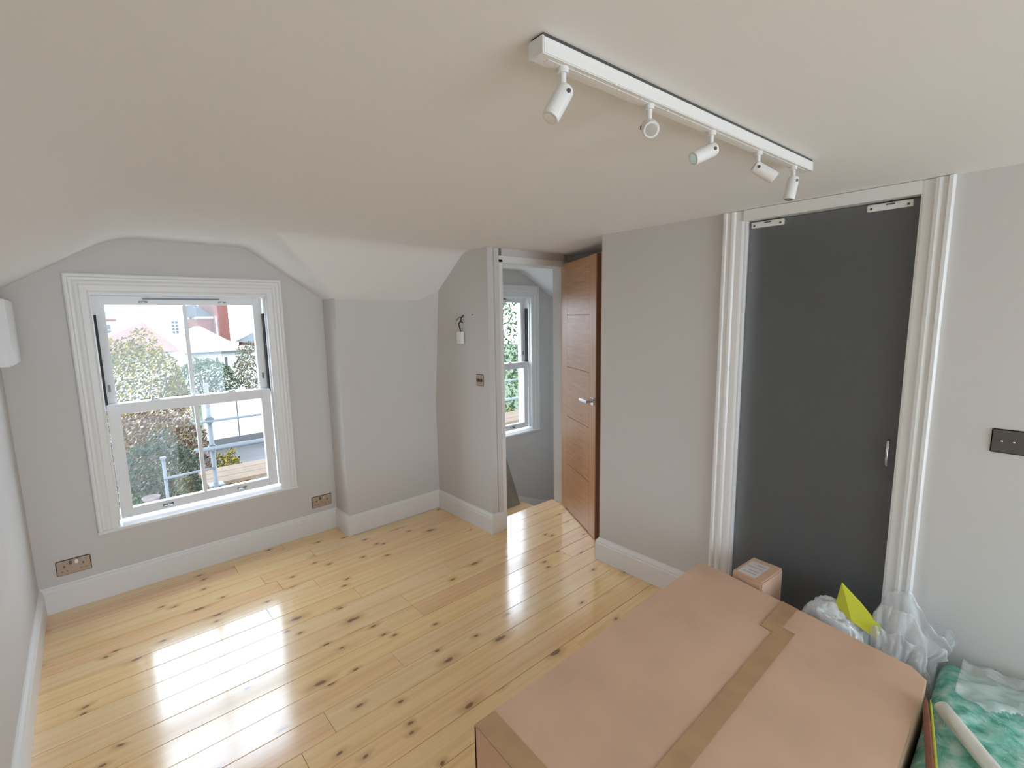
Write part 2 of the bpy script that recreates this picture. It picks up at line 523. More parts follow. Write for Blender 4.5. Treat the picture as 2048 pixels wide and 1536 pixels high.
# ------------------------------------------------------------------ ceiling
A, B, YS, SL = 0.18, 0.84, 2.85, 0.735
xl, yf = XL-0.05, YF+0.06
def soft(t, e_):                # max(0, t) with a rounded toe
    return 0 if t < -e_ else ((t+e_)**2/(4*e_) if t < e_ else t)
def sstep(a, c, t):
    t = min(1, max(0, (t-a)/(c-a))); return t*t*(3-2*t)
def ceil_z(x, y):
    left = soft((A-x)*0.634, 0.07)*sstep(1.0, 3.1, y)
    hip = min(soft((x-B)*0.68, 0.035), soft((y-YS)*SL, 0.05))
    return H - left - hip
HX, HY = SL*0.032, 0.68*0.032       # grid runs along the hip line
ni0, ni1 = int((B-xl)/HX)+1, int((2.15-B)/HX)+1
nj0, nj1 = int((YS-1.0)/HY)+1, int((yf-YS)/HY)+1
gx = [B + HX*i for i in range(-ni0, ni1+1)]
gy = [B*0 + YS + HY*j for j in range(-nj0, nj1+1)]
bm = bmesh.new()
gv = [[bm.verts.new((x, y_, ceil_z(x, y_))) for x in gx] for y_ in gy]
for j in range(len(gy)-1):
    for i in range(len(gx)-1):
        q = gv[j][i], gv[j+1][i], gv[j+1][i+1], gv[j][i+1]
        for t3 in ((q[0], q[1], q[2]), (q[0], q[2], q[3])):
            bm.faces.new(t3).smooth = True
Xa, Xb, Ya = gx[0], gx[-1], gy[0]
for (p0, p1, q0, q1) in ((Xa, 4.65, YK-0.1, Ya), (Xb, 4.65, Ya, 2.66)):
    bm.faces.new([bm.verts.new(v) for v in ((p0, q0, H), (p0, q1, H), (p1, q1, H), (p1, q0, H))])
bm.normal_update()
for f in bm.faces:
    if f.normal.z > 0: f.normal_flip()
me = bpy.data.meshes.new('ceiling'); bm.to_mesh(me); bm.free()
me.materials.append(M['ceil'])
ceiling = bpy.data.objects.new('ceiling', me); COL.objects.link(ceiling)
tag(ceiling, 'white plastered ceiling sloping down beside the window dormer', 'ceiling', kind='structure')
b = MB()
b.add([(2.2, YD, H), (3.28, YD, H), (3.28, YF, H), (2.2, YF, H), (4.6, YD, H-0.71), (4.6, YF, H-0.71)], [(0, 1, 2, 3), (1, 4, 5, 2)])
o = struct(b, 'ceiling_stairwell', M['ceil'], 'white sloping ceiling over the stairwell beyond the door', 'ceiling')
sm = o.modifiers.new('thickness', 'SOLIDIFY'); sm.thickness = 0.05; sm.offset = 0
b = MB().box(XL-0.14, 4.74, YK-0.22, YF+0.28, TOP, TOP+0.1)  # unseen slab, added to keep sky light out from above
struct(b, 'roof_light_block', M['slate'], 'unseen roof slab added over the attic room to block light', 'roof')

# ------------------------------------------------------------------ floor of pine boards
floor = empty('floor', (0, 0, 0), 'glossy knotty pine floorboards across the whole room', 'floor', kind='structure')
MB().box(XL-0.05, XV, YK, YC, -0.30, -0.030).box(XL-0.05, XV, YC, YD, -0.30, -0.030).box(XL-0.05, XS, YD, YF, -0.30, -0.030).obj('subfloor', M['board'], floor)
PW, PH0 = 0.1325, 2.224
plank_cache = {}
def plank(x0, x1, y0, y1):
    L_, W_ = round(x1-x0, 3), round(y1-y0, 4)
    k = (L_, W_)
    if k not in plank_cache:
        c, g = 0.0014, 0.0005
        q = MB()
        lo = [(g, g, -0.028), (L_-g, g, -0.028), (L_-g, W_-g, -0.028), (g, W_-g, -0.028)]
        mi = [(g, g, -c), (L_-g, g, -c), (L_-g, W_-g, -c), (g, W_-g, -c)]
        hi = [(g+c*.4, g+c, 0), (L_-g-c*.4, g+c, 0), (L_-g-c*.4, W_-g-c, 0), (g+c*.4, W_-g-c, 0)]
        q.loft([lo, mi, hi])
        me = q.mesh('floorboard'); me.materials.append(M['pine'])
        plank_cache[k] = me
    o = bpy.data.objects.new('floorboard', plank_cache[k])
    COL.objects.link(o); o.parent = floor
    o.location = (x0, y0, random.uniform(-0.0006, 0.0002))
    o.rotation_euler = (random.uniform(-0.0006, 0.0006), 0, 0)
rnd = random.Random(3)
i0 = int(math.floor((YK-PH0)/PW)) + 1
rows = []
y = PH0 + i0*PW
while y < YF:
    rows.append((y, y+PW)); y += PW
joints = {2.489: [1.04], 2.0915: [1.209], 1.8265: [0.94]}
for (y0, y1) in rows:
    y1 = min(y1, YF)
    segs = []
    ym = (y0+y1)/2
    if ym < YC: segs = [(XL, XR)]
    elif ym < YN: segs = [(XL, XV)]
    elif ym < YD: segs = [(XL, XS), (2.236, 2.90)]
    elif ym < YB: segs = [(XL, XS)]
    else: segs = [(XL, XB)]
    for (a, c) in segs:
        cuts = [a]
        if c - a > 1.5:
            jj = next((v for q, v in joints.items() if abs(q-y0) < 0.02), None)
            cuts += jj if jj else [round(a + (c-a)*rnd.uniform(0.2, 0.8), 2)]
        cuts.append(c)
        for p, q in zip(cuts[:-1], cuts[1:]):
            plank(p, q, y0, y1)
MB().box(2.236, 2.90, 2.62, 2.735, -0.030, -0.001).obj('threshold', M['pine'], floor)

# ------------------------------------------------------------------ baseboards
BBP = [(0, 0), (0.020, 0), (0.020, 0.112), (0.016, 0.118), (0.018, 0.124), (0.014, 0.134), (0.006, 0.143), (0.004, 0.149), (0, 0.149)]
def sweep(b, pts, prof, pre=None, post=None):
    """pts run with the room on their left; prof = (out, z)"""
    rings = []
    P2 = [Vector(p) for p in pts]
    seq = ([Vector(pre)] if pre else [None]) + P2 + ([Vector(post)] if post else [None])
    for i in range(1, len(seq)-1):
        p, q, r = seq[i-1], seq[i], seq[i+1]
        ns = []
        for a, c in ((p, q), (q, r)):
            if a is not None and c is not None:
                d = (c-a).normalized(); ns.append(Vector((-d.y, d.x)))
        n = (ns[0]+ns[-1]).normalized(); k = 1/max(0.3, n.dot(ns[0]))
        rings.append([(q.x+n.x*o_*k, q.y+n.y*o_*k, z) for o_, z in prof])
    b.loft(rings)
    return b
def baseboard(side, pts, label, pre=None, post=None):
    struct(sweep(MB(), pts, BBP, pre, post), 'baseboard_'+side, M['trim'], label, 'baseboard')
baseboard('front', [(XB, YF), (XL, YF)], 'white skirting board under the big window', pre=(XB, YB), post=(XL, 0))
baseboard('pier', [(XS, YB), (XB, YB), (XB, YF)], 'white skirting board wrapping the wall pier', pre=(XS, YN), post=(XL, YF))
baseboard('partition', [(2.20, YN), (XS, YN), (XS, YB)], 'white skirting board below the light switch', post=(XB, YB))
baseboard('left', [(XL, YF), (XL, YK)], 'white skirting board along the left wall', pre=(XB, YF))
baseboard('right', [(XR, 1.094), (XR, YC), (2.46, YC)], 'white skirting board between the oak door and the glass door')
baseboard('rear_right', [(XR, YK), (XR, 0.267)], 'white skirting board right of the glass door')

# ------------------------------------------------------------------ architraves
ARP = [(0, 0), (0, 0.020), (0.006, 0.026), (0.016, 0.026), (0.020, 0.018), (0.030, 0.017), (0.040, 0.022), (0.050, 0.020), (0.056, 0.012), (0.080, 0.010), (0.088, 0.006), (0.088, 0)]
def architrave(f, a0, a1, b0, b1, parent, wd=0.088, head=True):
    s = wd/0.088
    pr = [(u*s, d) for u, d in ARP]
    L_ = MB().loft([[f(a0+u, b0, d) for u, d in pr], [f(a0+u, b1-(u if head else 0), d) for u, d in pr]])
    L_.obj('architrave_side', M['trim'], parent)
    R_ = MB().loft([[f(a1-u, b0, d) for u, d in pr], [f(a1-u, b1-(u if head else 0), d) for u, d in pr]])
    R_.obj('architrave_side', M['trim'], parent)
    if head:
        MB().loft([[f(a0+u, b1-u, d) for u, d in pr], [f(a1-u, b1-u, d) for u, d in pr]]).obj('architrave_head', M['trim'], parent)


# ------------------------------------------------------------------ sash windows
def sash_window(name, ox, dz, label):
    W = empty(name, (ox+0.5, YF, 0.39), label, 'window', kind='structure')
    f = lambda a, bb, d: (a, YF-d, bb)
    top = 1.853 + dz
    architrave(f, ox-0.049, ox+1.046, 0.392, top, W, 0.10)
    x0, x1 = ox+0.050, ox+0.945
    # box frame lining
    b = MB()
    b.box(x0-0.06, x0, YF-0.004, YF+0.20, 0.41, top-0.06).box(x1, x1+0.06, YF-0.004, YF+0.20, 0.41, top-0.06)
    b.box(x0-0.06, x1+0.06, YF-0.004, YF+0.20, top-0.115, top-0.06)
    b.box(x0, x0+0.008, YF+0.018, YF+0.034, 0.43, top-0.115).box(x1-0.008, x1, YF+0.018, YF+0.034, 0.43, top-0.115)
    b.obj('frame', M['sash'], W, bevel=0.002)
    b = MB().hexa([(ox-0.049, YF-0.030, 0.384), (ox+1.046, YF-0.030, 0.384), (ox+1.046, YF+0.20, 0.384), (ox-0.049, YF+0.20, 0.384)],
                  [(ox-0.049, YF-0.030, 0.400), (ox+1.046, YF-0.030, 0.400), (ox+1.046, YF+0.20, 0.424), (ox-0.049, YF+0.20, 0.424)])
    b.obj('sill', M['trim'], W, bevel=0.003)
    MB().box(ox-0.1, ox+1.1, YF+0.20, YF+0.34, 0.34, 0.40).obj('outer_sill', M['sash'], W)
    # black balance channels beside the upper sash
    for xx, wx in ((x0+0.0005, 0.020), (x1-0.0145, 0.014)):
        MB().box(xx, xx+wx, YF+0.040, YF+0.074, 1.10, top-0.225).obj('balance_channel', M['black'], W)
    def sash(nm, xa, xb, za, zb, ya, yb, st, tr, br):
        S = empty(nm, (ox+0.5, ya, za), None, None)
        S.parent = W; S.location = Vector(S.location) - parent_world(W)
        for a, c in ((xa, xa+st), (xb-st, xb)):
            MB().box(a, c, ya, yb, za, zb).obj('stile', M['sash'], S, bevel=0.003)
        MB().box(xa+st, xb-st, ya, yb, zb-tr, zb).obj('top_rail', M['sash'], S, bevel=0.003)
        MB().box(xa+st, xb-st, ya, yb, za, za+br).obj('bottom_rail', M['sash'], S, bevel=0.003)
        cx = (xa+xb)/2 - 0.002
        MB().box(cx-0.011, cx+0.011, ya+0.004, yb-0.004, za+br, zb-tr).obj('glazing_bar', M['sash'], S, bevel=0.004)
        for a, c in ((xa+st, cx-0.011), (cx+0.011, xb-st)):
            MB().box(a, c, (ya+yb)/2-0.002, (ya+yb)/2+0.002, za+br, zb-tr).obj('pane', M['glass'], S)
        return S
    U = sash('upper_sash', x0+0.008, x1-0.008, 1.075, top-0.117, YF+0.082, YF+0.122, 0.055, 0.050, 0.040)
    Lw = sash('lower_sash', x0+0.012, x1-0.012, 0.428, 1.115, YF+0.036, YF+0.078, 0.058, 0.062, 0.055)
    # hardware
    for fx in (0.27, 0.73):
        hx = x0 + (x1-x0)*fx
        b = MB().tube([(hx-0.022, YF+0.036, 0.455), (hx-0.018, YF+0.018, 0.452), (hx, YF+0.014, 0.450), (hx+0.018, YF+0.018, 0.452), (hx+0.022, YF+0.036, 0.455)], 0.005, 8)
        b.box(hx-0.028, hx+0.028, YF+0.033, YF+0.0365, 0.446, 0.464)
        b.obj('sash_lift', M['chrome'], Lw, smooth=True)
        b = MB().box(hx-0.024, hx+0.024, YF+0.045, YF+0.075, 1.1145, 1.119)
        b.tube([(hx-0.02, YF+0.058, 1.121), (hx+0.02, YF+0.066, 1.123)], 0.006, 8)
        b.obj('sash_fastener', M['chrome'], Lw, smooth=True)
        b = MB().tube([(hx-0.018, YF+0.082, top-0.150), (hx-0.010, YF+0.070, top-0.152), (hx+0.010, YF+0.070, top-0.152), (hx+0.018, YF+0.082, top-0.150)], 0.006, 8)
        b.obj('pull_hook', M['chrome'], U, smooth=True)
    MB().box(x0+0.24, x0+0.64, YF+0.079, YF+0.083, top-0.136, top-0.127).obj('vent_slot', M['dark'], U)
    for xx in (x0+0.030, x1-0.042):
        MB().box(xx, xx+0.012, YF+0.079, YF+0.0825, 1.185, 1.225).obj('sash_stop', M['dark'], U, bevel=0.003)
    return W


sash_window('window_1', 0.0, 0.0, 'large white sash window with moulded frame looking onto the garden')
sash_window('window_2', HX0, 0.03, 'white sash window of the stairwell seen through the doorway')

# rear glazed doors behind the camera
W = empty('window_3', (1.0, YK-0.1, 0), 'wide white framed picture window in the rear wall', 'window', kind='structure')
b = MB().box(RX0, RX0+0.06, YK-0.14, YK-0.06, 0, RZ).box(RX1-0.06, RX1, YK-0.14, YK-0.06, 0, RZ).box(RX0+0.06, RX1-0.06, YK-0.14, YK-0.06, RZ-0.06, RZ).box(RX0+0.06, RX1-0.06, YK-0.14, YK-0.06, 0, 0.1)
b.obj('frame', M['sash'], W)
for a, c in ((RX0+0.06, RX1-0.06),):
    MB().box(a, c, YK-0.103, YK-0.097, 0.1, RZ-0.06).obj('pane', M['glass'], W)

# ------------------------------------------------------------------ frosted glass door
D = empty('door_1', (XR, (GY0+GY1)/2, 0), 'dark frosted glass door in a white moulded frame', 'door', kind='structure')
f = lambda a, bb, d: (XR-d, a, bb)
architrave(f, 0.268, 1.094, 0.0, H-0.002, D, 0.094, head=False)
MB().box(XR-0.018, XR, 0.362, 1.0, GZ, H-0.002).obj('architrave_head', M['trim'], D)
b = MB().box(XR-0.002, XR+0.14, GY1, GY1+0.03, 0, GZ+0.03).box(XR-0.002, XR+0.14, GY0-0.03, GY0, 0, GZ+0.03).box(XR-0.002, XR+0.14, GY0, GY1, GZ, GZ+0.03)
b.obj('lining', M['trim'], D)
g = MB().box(XR+0.024, XR+0.034, GY0+0.006, GY1-0.010, 0.008, GZ-0.006).obj('glass_leaf', M['frost'], D)
for a, c in ((0.836, 0.976), (0.386, 0.530)):
    p = MB().box(XR+0.016, XR+0.042, a, c, GZ-0.034, GZ-0.008).obj('patch_fitting', M['plastic'], D, bevel=0.002)
    for sy in (a+0.014, c-0.014):
        MB().box(XR+0.0145, XR+0.0162, sy-0.004, sy+0.004, GZ-0.028, GZ-0.020).obj('screw', M['dark'], p)
    MB().box(XR+0.0145, XR+0.0162, (a+c)/2-0.016, (a+c)/2+0.012, GZ-0.017, GZ-0.012).obj('slot', M['dark'], p)
b = MB().tube([(XR+0.024, 0.392, 0.95), (XR+0.004, 0.392, 0.955), (XR+0.002, 0.392, 1.0), (XR+0.004, 0.392, 1.055), (XR+0.024, 0.392, 1.06)], 0.005, 8)
b.obj('pull_handle', M['chrome'], D, smooth=True)

# ------------------------------------------------------------------ oak door
hinge = Vector((2.882, 2.624, 0)); free = Vector((2.558, 2.019, 0))
D = empty('door_2', hinge, 'oak veneer door standing open into the recess', 'door', kind='structure')
e = (free-hinge).normalized(); DW = (free-hinge).length
nrm = Vector((-e.y, e.x, 0))         # into the recess, away from the camera
if nrm.x < 0: nrm = -nrm
ang = math.atan2(e.y, e.x)
D.rotation_euler = (0, 0, 0)
def dbox(u0, u1, t0, t1, z0, z1):
    q = MB()
    pts = [(u0, t0), (u1, t0), (u1, t1), (u0, t1)]
    W3 = [hinge + e*u + nrm*t for u, t in pts]
    q.hexa([(p.x, p.y, z0) for p in W3], [(p.x, p.y, z1) for p in W3])
    return q
def dpart(name, mt, parent, q, bevel=0.0):
    return q.obj(name, mt, parent, bevel=bevel)
z0, z1 = 0.006, 1.98
dpart('core', M['oak_edge'], D, dbox(0.001, DW-0.0006, 0.003, 0.037, z0, z1))
s1, s2 = 0.195*DW, 0.85*DW
dpart('stile', M['oak_v'], D, dbox(0, s1-0.0008, 0, 0.006, z0, z1))
dpart('stile', M['oak_v'], D, dbox(s2+0.0008, DW, 0, 0.006, z0, z1))
gz = [z0, 0.392, 0.788, 1.184, 1.584, z1]
for a, c in zip(gz[:-1], gz[1:]):
    dpart('panel', M['oak_h'], D, dbox(s1, s2, 0, 0.006, a+0.0028, c-0.0028), 0.0015)
dpart('back_veneer', M['oak_v'], D, dbox(0, DW, 0.034, 0.040, z0, z1))
hp = dpart('handle', M['chrome'], D, dbox(DW*0.905, DW*0.905+0.052, -0.009, 0.0, 0.965, 1.017), 0.002)
c0 = hinge + e*(DW*0.905+0.026) + Vector((0, 0, 0.991))
b = MB().tube([c0 - nrm*0.006, c0 - nrm*0.050], 0.009, 12)
p1 = c0 - nrm*0.050
q = [p1 + e*0.010, p1 - e*0.125]
b.loft([[tuple(p + nrm*dn + Vector((0, 0, dz_))) for dn, dz_ in ((-0.005, -0.009), (0.005, -0.009), (0.005, 0.009), (-0.005, 0.009))] for p in q])
b.obj('lever', M['chrome'], hp, bevel=0.001)
lp = hinge + e*DW
MB().tube([lp + nrm*0.02 + Vector((0, 0, 0.93)), lp + nrm*0.02 + Vector((0, 0, 1.06))], 0.0035, 6).obj('latch_plate', M['dark'], D)
for zz in (0.22, 1.0, 1.76):
    MB().tube([hinge + Vector((0.006, -0.004, zz)), hinge + Vector((0.006, -0.004, zz+0.09))], 0.006, 8).obj('hinge', M['dark'], D, smooth=True)

# white lining of the doorway
T = empty('trim_1', (2.56, 2.66, 0), 'plain white door lining around the open doorway', 'door frame', kind='structure')
MB().box(2.200, 2.236, YN-0.012, YD+0.004, 0.0, 1.975).obj('jamb', M['trim'], T, bevel=0.002)
MB().box(2.898, 2.930, YN+0.02, YD+0.004, 0.0, 1.975).obj('jamb', M['trim'], T, bevel=0.002)
MB().box(2.200, 2.930, YN-0.012, YD+0.004, 1.955, 2.0).obj('head', M['trim'], T, bevel=0.002)
MB().box(2.236, 2.248, YN+0.06, YN+0.09, 0.0, 1.955).obj('stop', M['trim'], T)
MB().box(2.158, 2.200, YN-0.012, YN, 0.149, H-0.002).obj('facing', M['wall'], T)

# stairwell: landing one step down, stairs going down to the right
S = empty('staircase', (3.0, 3.1, -0.2), 'wooden landing and steps down beyond the open doorway', 'stairs', kind='structure')
MB().box(2.2, 3.02, YD, YF, -0.23, -0.20).obj('landing', M['pine'], S)
MB().box(2.236, 2.90, YD, YD+0.02, -0.20, -0.03).obj('riser', M['trim'], S)
for k in range(6):
    xa = 3.02 + k*0.24; zz = -0.20 - 0.16*(k+1)
    MB().box(xa, xa+0.26, YD, YF, zz-0.03, zz).obj('tread', M['pine'], S)
    MB().box(xa, xa+0.015, YD, YF, zz, zz+0.13).obj('riser', M['trim'], S)
b = MB().hexa([(2.6, YF-0.02, -0.20), (4.5, YF-0.02, -1.02), (4.5, YF, -1.02), (2.6, YF, -0.20)],
              [(2.6, YF-0.02, -0.02), (4.5, YF-0.02, -0.80), (4.5, YF, -0.80), (2.6, YF, -0.02)])
b.obj('string_board', M['trim'], S)
b = MB().hexa([(2.60, 3.22, -0.20), (2.955, 3.22, -0.20), (2.955, 3.24, -0.20), (2.60, 3.24, -0.20)],
              [(2.62, 3.512, 0.37), (2.975, 3.512, 0.37), (2.975, 3.533, 0.37), (2.62, 3.533, 0.37)])
b.obj('leaning_board', M['board'], bevel=0.003, label='weathered wooden board leaning below the stairwell window', cat='board')

# ------------------------------------------------------------------ sockets, switches, wires
def socket(cx, cz, label):
    R = empty('double_socket', (cx, YF, cz), label, 'socket', group='double wall sockets')
    MB().box(cx-0.073, cx+0.073, YF-0.006, YF, cz-0.043, cz+0.043).obj('plate', M['bronze'], R, bevel=0.003)
    for sx in (-0.036, 0.036):
        MB().box(cx+sx*0.36-0.007, cx+sx*0.36+0.007, YF-0.010, YF-0.005, cz+0.012, cz+0.034).obj('rocker', M['chrome'] if sx > 0 else M['dark'], R, bevel=0.002)
        MB().box(cx+sx*1.1-0.004, cx+sx*1.1+0.004, YF-0.0065, YF-0.0055, cz+0.000, cz+0.012).obj('pin_hole', M['dark'], R)
        for s in (-0.011, 0.011):
            MB().box(cx+sx*1.1+s-0.003, cx+sx*1.1+s+0.003, YF-0.0065, YF-0.0055, cz-0.024, cz-0.019).obj('pin_hole', M['dark'], R)
socket(-0.170, 0.238, 'bronze double socket near the left wall below the window')
socket(1.213, 0.232, 'bronze double socket beside the wall pier')

R = empty('light_switch', (XS, 2.708, 1.130), 'bronze square light switch on the wall by the doorway', 'switch')
MB().box(XS-0.006, XS, 2.666, 2.751, 1.088, 1.173).obj('plate', M['bronze'], R, bevel=0.003)
for yy in (2.690, 2.726):
    MB().box(XS-0.012, XS-0.005, yy-0.011, yy+0.011, 1.117, 1.141).obj('rocker', M['dark'], R, bevel=0.002)
MB().box(XS-0.0085, XS-0.005, 2.676, 2.741, 1.122, 1.136).obj('rocker_bar', M['black'], R)

R = empty('switch_plate', (XR, 0.03, 1.118), 'dark bronze multi gang switch plate on the right wall', 'switch')
MB().box(XR-0.006, XR, -0.045, 0.102, 1.076, 1.161).obj('plate', M['darkbronze'], R, bevel=0.003)
for yy in (0.075, 0.045, 0.012, -0.020):
    MB().tube([(XR-0.004, yy, 1.118), (XR-0.018, yy, 1.121)], 0.0035, 8).obj('toggle', M['chrome'], R, smooth=True)

R = empty('loose_cable', (XS, 2.905, 1.54), 'black loose wires with a white connector hanging from the wall', 'cable')
MB().tube([(XS, 2.896, 1.585), (XS-0.012, 2.90, 1.578), (XS-0.020, 2.895, 1.555), (XS-0.024, 2.915, 1.535), (XS-0.020, 2.914, 1.505), (XS-0.014, 2.905, 1.475)], 0.0045, 8).obj('wire', M['black'], R, smooth=True)
MB().tube([(XS-0.018, 2.893, 1.555), (XS-0.026, 2.880, 1.546), (XS-0.034, 2.852, 1.541)], 0.0042, 8).obj('wire', M['black'], R, smooth=True)
MB().tube([(XS-0.004, 2.893, 1.584), (XS-0.016, 2.920, 1.580), (XS-0.022, 2.950, 1.557), (XS-0.020, 2.955, 1.545)], 0.0026, 8).obj('wire', M['dark'], R, smooth=True)
MB().tube([(XS-0.006, 2.892, 1.588), (XS-0.012, 2.872, 1.594)], 0.0045, 8).obj('wire', M['black'], R, smooth=True)
MB().box(XS-0.034, XS-0.004, 2.880, 2.934, 1.388, 1.476).obj('connector', M['plastic'], R, bevel=0.003)
MB().tube([(XS-0.004, 2.777, 1.597), (XS+0.001, 2.777, 1.597)], 0.005, 8).obj('wall_plug', M['dark'], label='small grey wall plug above the loose wires', cat='wall plug')

R = empty('wall_unit', (XL, 3.32, 1.54), 'white box unit fixed high on the left wall', 'wall unit')
MB().box(XL, XL+0.072, 3.12, 3.49, 1.392, 1.702).obj('body', M['plastic'], R, bevel=0.006)
MB().box(XL+0.072, XL+0.080, 3.125, 3.485, 1.397, 1.697).obj('cover', M['plastic'], R, bevel=0.003)

# ------------------------------------------------------------------ ceiling track with five spots
ta, tb = Vector((0.630, 0.628, 0)), Vector((1.770, 0.562, 0))
tr = empty('track_light', (1.2, 0.595, H), 'white ceiling track with five small spotlights', 'track light')
d = (tb-ta).normalized(); n = Vector((-d.y, d.x, 0))
def tbox(u0, u1, v0, v1, z0, z1):
    pts = [ta + d*u + n*v for u, v in ((u0, v0), (u1, v0), (u1, v1), (u0, v1))]
    return MB().hexa([(p.x, p.y, z0) for p in pts], [(p.x, p.y, z1) for p in pts])
LT = (tb-ta).length
tbox(0, LT, -0.017, 0.017, H-0.033, H-0.0055).obj('rail', M['spot'], tr, bevel=0.0015)
tbox(0.001, LT-0.001, -0.0155, 0.0155, H-0.0055, H).obj('shadow_gap_strip', M['dark'], tr)  # dark colour paints the shadow gap between rail and ceiling
tbox(0.02, LT-0.02, -0.006, 0.006, H-0.0338, H-0.0325).obj('slot', M['spot'], tr)
tbox(-0.003, 0.0, -0.0175, 0.0175, H-0.0335, H-0.0055).obj('end_cap', M['spot'], tr)
tbox(LT, LT+0.003, -0.0175, 0.0175, H-0.0335, H-0.0055).obj('end_cap', M['spot'], tr)
heads = [(0.062, (-0.50, 0.10, -0.80)), (0.318, (-0.75, -0.60, -0.45)), (0.568, (-0.72, 0.35, -0.36)), (0.815, (0.35, -0.55, -0.45)), (1.046, (-0.18, 0.10, -0.95))]
for u, dr in heads:
    p = ta + d*u; p.z = H-0.033
    dv = Vector(dr).normalized()
    j = p + Vector((0, 0, -0.044))
    hd = MB()
    st = j - dv*0.012
    hd.tube([st, st+dv*0.004, st+dv*0.060, st+dv*0.066], [0.0145, 0.0165, 0.0165, 0.0155], 24)
    spot = hd.obj('spotlight', M['spot'], tr, smooth=False)
    MB().tube([p + Vector((0, 0, 0.002)), p + Vector((0, 0, -0.010))], 0.010, 16).obj('adapter', M['spot'], spot)
    MB().tube([p, j], 0.0058, 12).obj('stem', M['spot'], spot)
    side = dv.cross(Vector((0, 0, 1))).normalized()
    MB().tube([j - side*0.0185, j + side*0.0185], 0.004, 8).obj('pivot', M['dark'], spot)
    t_ = st + dv*0.066
    MB().tube([t_ - dv*0.001, t_ + dv*0.0008], 0.0115, 20).obj('lens', M['chrome'], spot)
    MB().tube([st - dv*0.0012, st + dv*0.0005], 0.0115, 20).obj('back_cap', M['dark'], spot)

# ------------------------------------------------------------------ big carton
bx = empty('cardboard_box', (1.42, 0.59, 0), 'large flat brown cardboard box with a taped lid in the foreground', 'box')
X0, X1, Y0, Y1, ZL, ZH = 0.735, 2.105, 0.172, 1.015, 0.300, 0.400
def topz(x, y):
    t = (y-Y0)/(Y1-Y0)
    return ZL + (ZH-ZL)*t + 0.002*math.sin(3.1*(x-X0)/(X1-X0))*math.sin(math.pi*t)
b = MB()
nx, ny = 28, 18
grid = []
for jy in range(ny+1):
    for ix in range(nx+1):
        x = X0+(X1-X0)*ix/nx; y = Y0+(Y1-Y0)*jy/ny
        z = topz(x, y) + 0.0010*noise.noise(Vector((x*4, y*4, 3)))
        cr = max(0, 1-math.hypot((x-X1)/0.05, (y-Y0)/0.04))       # crushed far right corner
        cl = max(0, 1-math.hypot((x-X1)/0.10, (y-Y1)/0.08))
        z -= 0.012*cr + 0.010*cl
        x -= 0.02*cr; y += 0.0*cr
        grid.append((x, y, z))
fs = []
for jy in range(ny):
    for ix in range(nx):
        if 2*jy == ny - 0: pass
        k = jy*(nx+1)+ix
        fs.append((k, k+1, k+nx+2, k+nx+1))
half = ny//2
# two lid flaps, meeting in the taped seam
MB().add(grid, [q for q in fs if q[0]//(nx+1) < half]).obj('lid_flap', M['card'], bx)
MB().add(grid, [q for q in fs if q[0]//(nx+1) >= half]).obj('lid_flap', M['card'], bx)
for c in bx.children:
    sm = c.modifiers.new('thickness', 'SOLIDIFY'); sm.thickness = 0.005; sm.offset = -1
edge = lambda i, j: grid[j*(nx+1)+i]
def side(pts, name):
    # pts: top edge points; wall 6 mm thick down to the floor
    q = MB()
    c = Vector(((X0+X1)/2, (Y0+Y1)/2, 0))
    rings = []
    for p in pts:
        p = Vector(p); zz = p.z-0.004
        k = Vector((p.x, p.y, 0)); inn = (c-k); 
        if name[0] == 'x': inn = Vector((math.copysign(0.006, inn.x), 0, 0))
        else: inn = Vector((0, math.copysign(0.006, inn.y), 0))
        rings.append([(p.x, p.y, 0.001), (p.x, p.y, zz), (p.x+inn.x, p.y+inn.y, zz), (p.x+inn.x, p.y+inn.y, 0.001)])
    q.loft(rings)
    return q.obj('side_panel' if name[0] == 'y' else 'end_panel', M['card'], bx)
side([edge(i, 0) for i in range(nx+1)], 'y0'); side([edge(i, ny) for i in range(nx+1)], 'y1')
side([edge(0, j) for j in range(ny+1)], 'x0'); side([edge(nx, j) for j in range(ny+1)], 'x1')
MB().box(X0+0.007, X1-0.06, Y0+0.007, Y1-0.007, 0.001, 0.006).obj('base', M['card'], bx)
def strip(x0, x1, y0, y1, name, mt, n=26, lift=0.0012, slope=0.0):
    q = MB(); rings = []
    for i in range(n+1):
        x = x0+(x1-x0)*i/n
        yy0, yy1 = y0+slope*(x-x0), y1+slope*(x-x0)
        rings.append([(x, yy0, topz(x, yy0)+lift+0.0005), (x, yy1, topz(x, yy1)+lift+0.0005), (x, yy1, topz(x, yy1)+lift+0.0022), (x, yy0, topz(x, yy0)+lift+0.0022)])
    q.loft(rings)
    return q.obj(name, mt, bx)
strip(X0+0.004, 1.93, 0.545, 0.606, 'seam_tape', M['tape'])
strip(1.87, X1-0.004, 0.590, 0.650, 'seam_tape', M['tape'], 8, 0.0025)
strip(X0+0.001, X0+0.075, Y0+0.004, Y1-0.006, 'edge_tape', M['tape'], 4, 0.0012)
q = MB().box(X0-0.0035, X0-0.0008, Y0+0.02, Y1-0.03, 0.24, 0.262).obj('flap_gap', M['card_in'], bx)

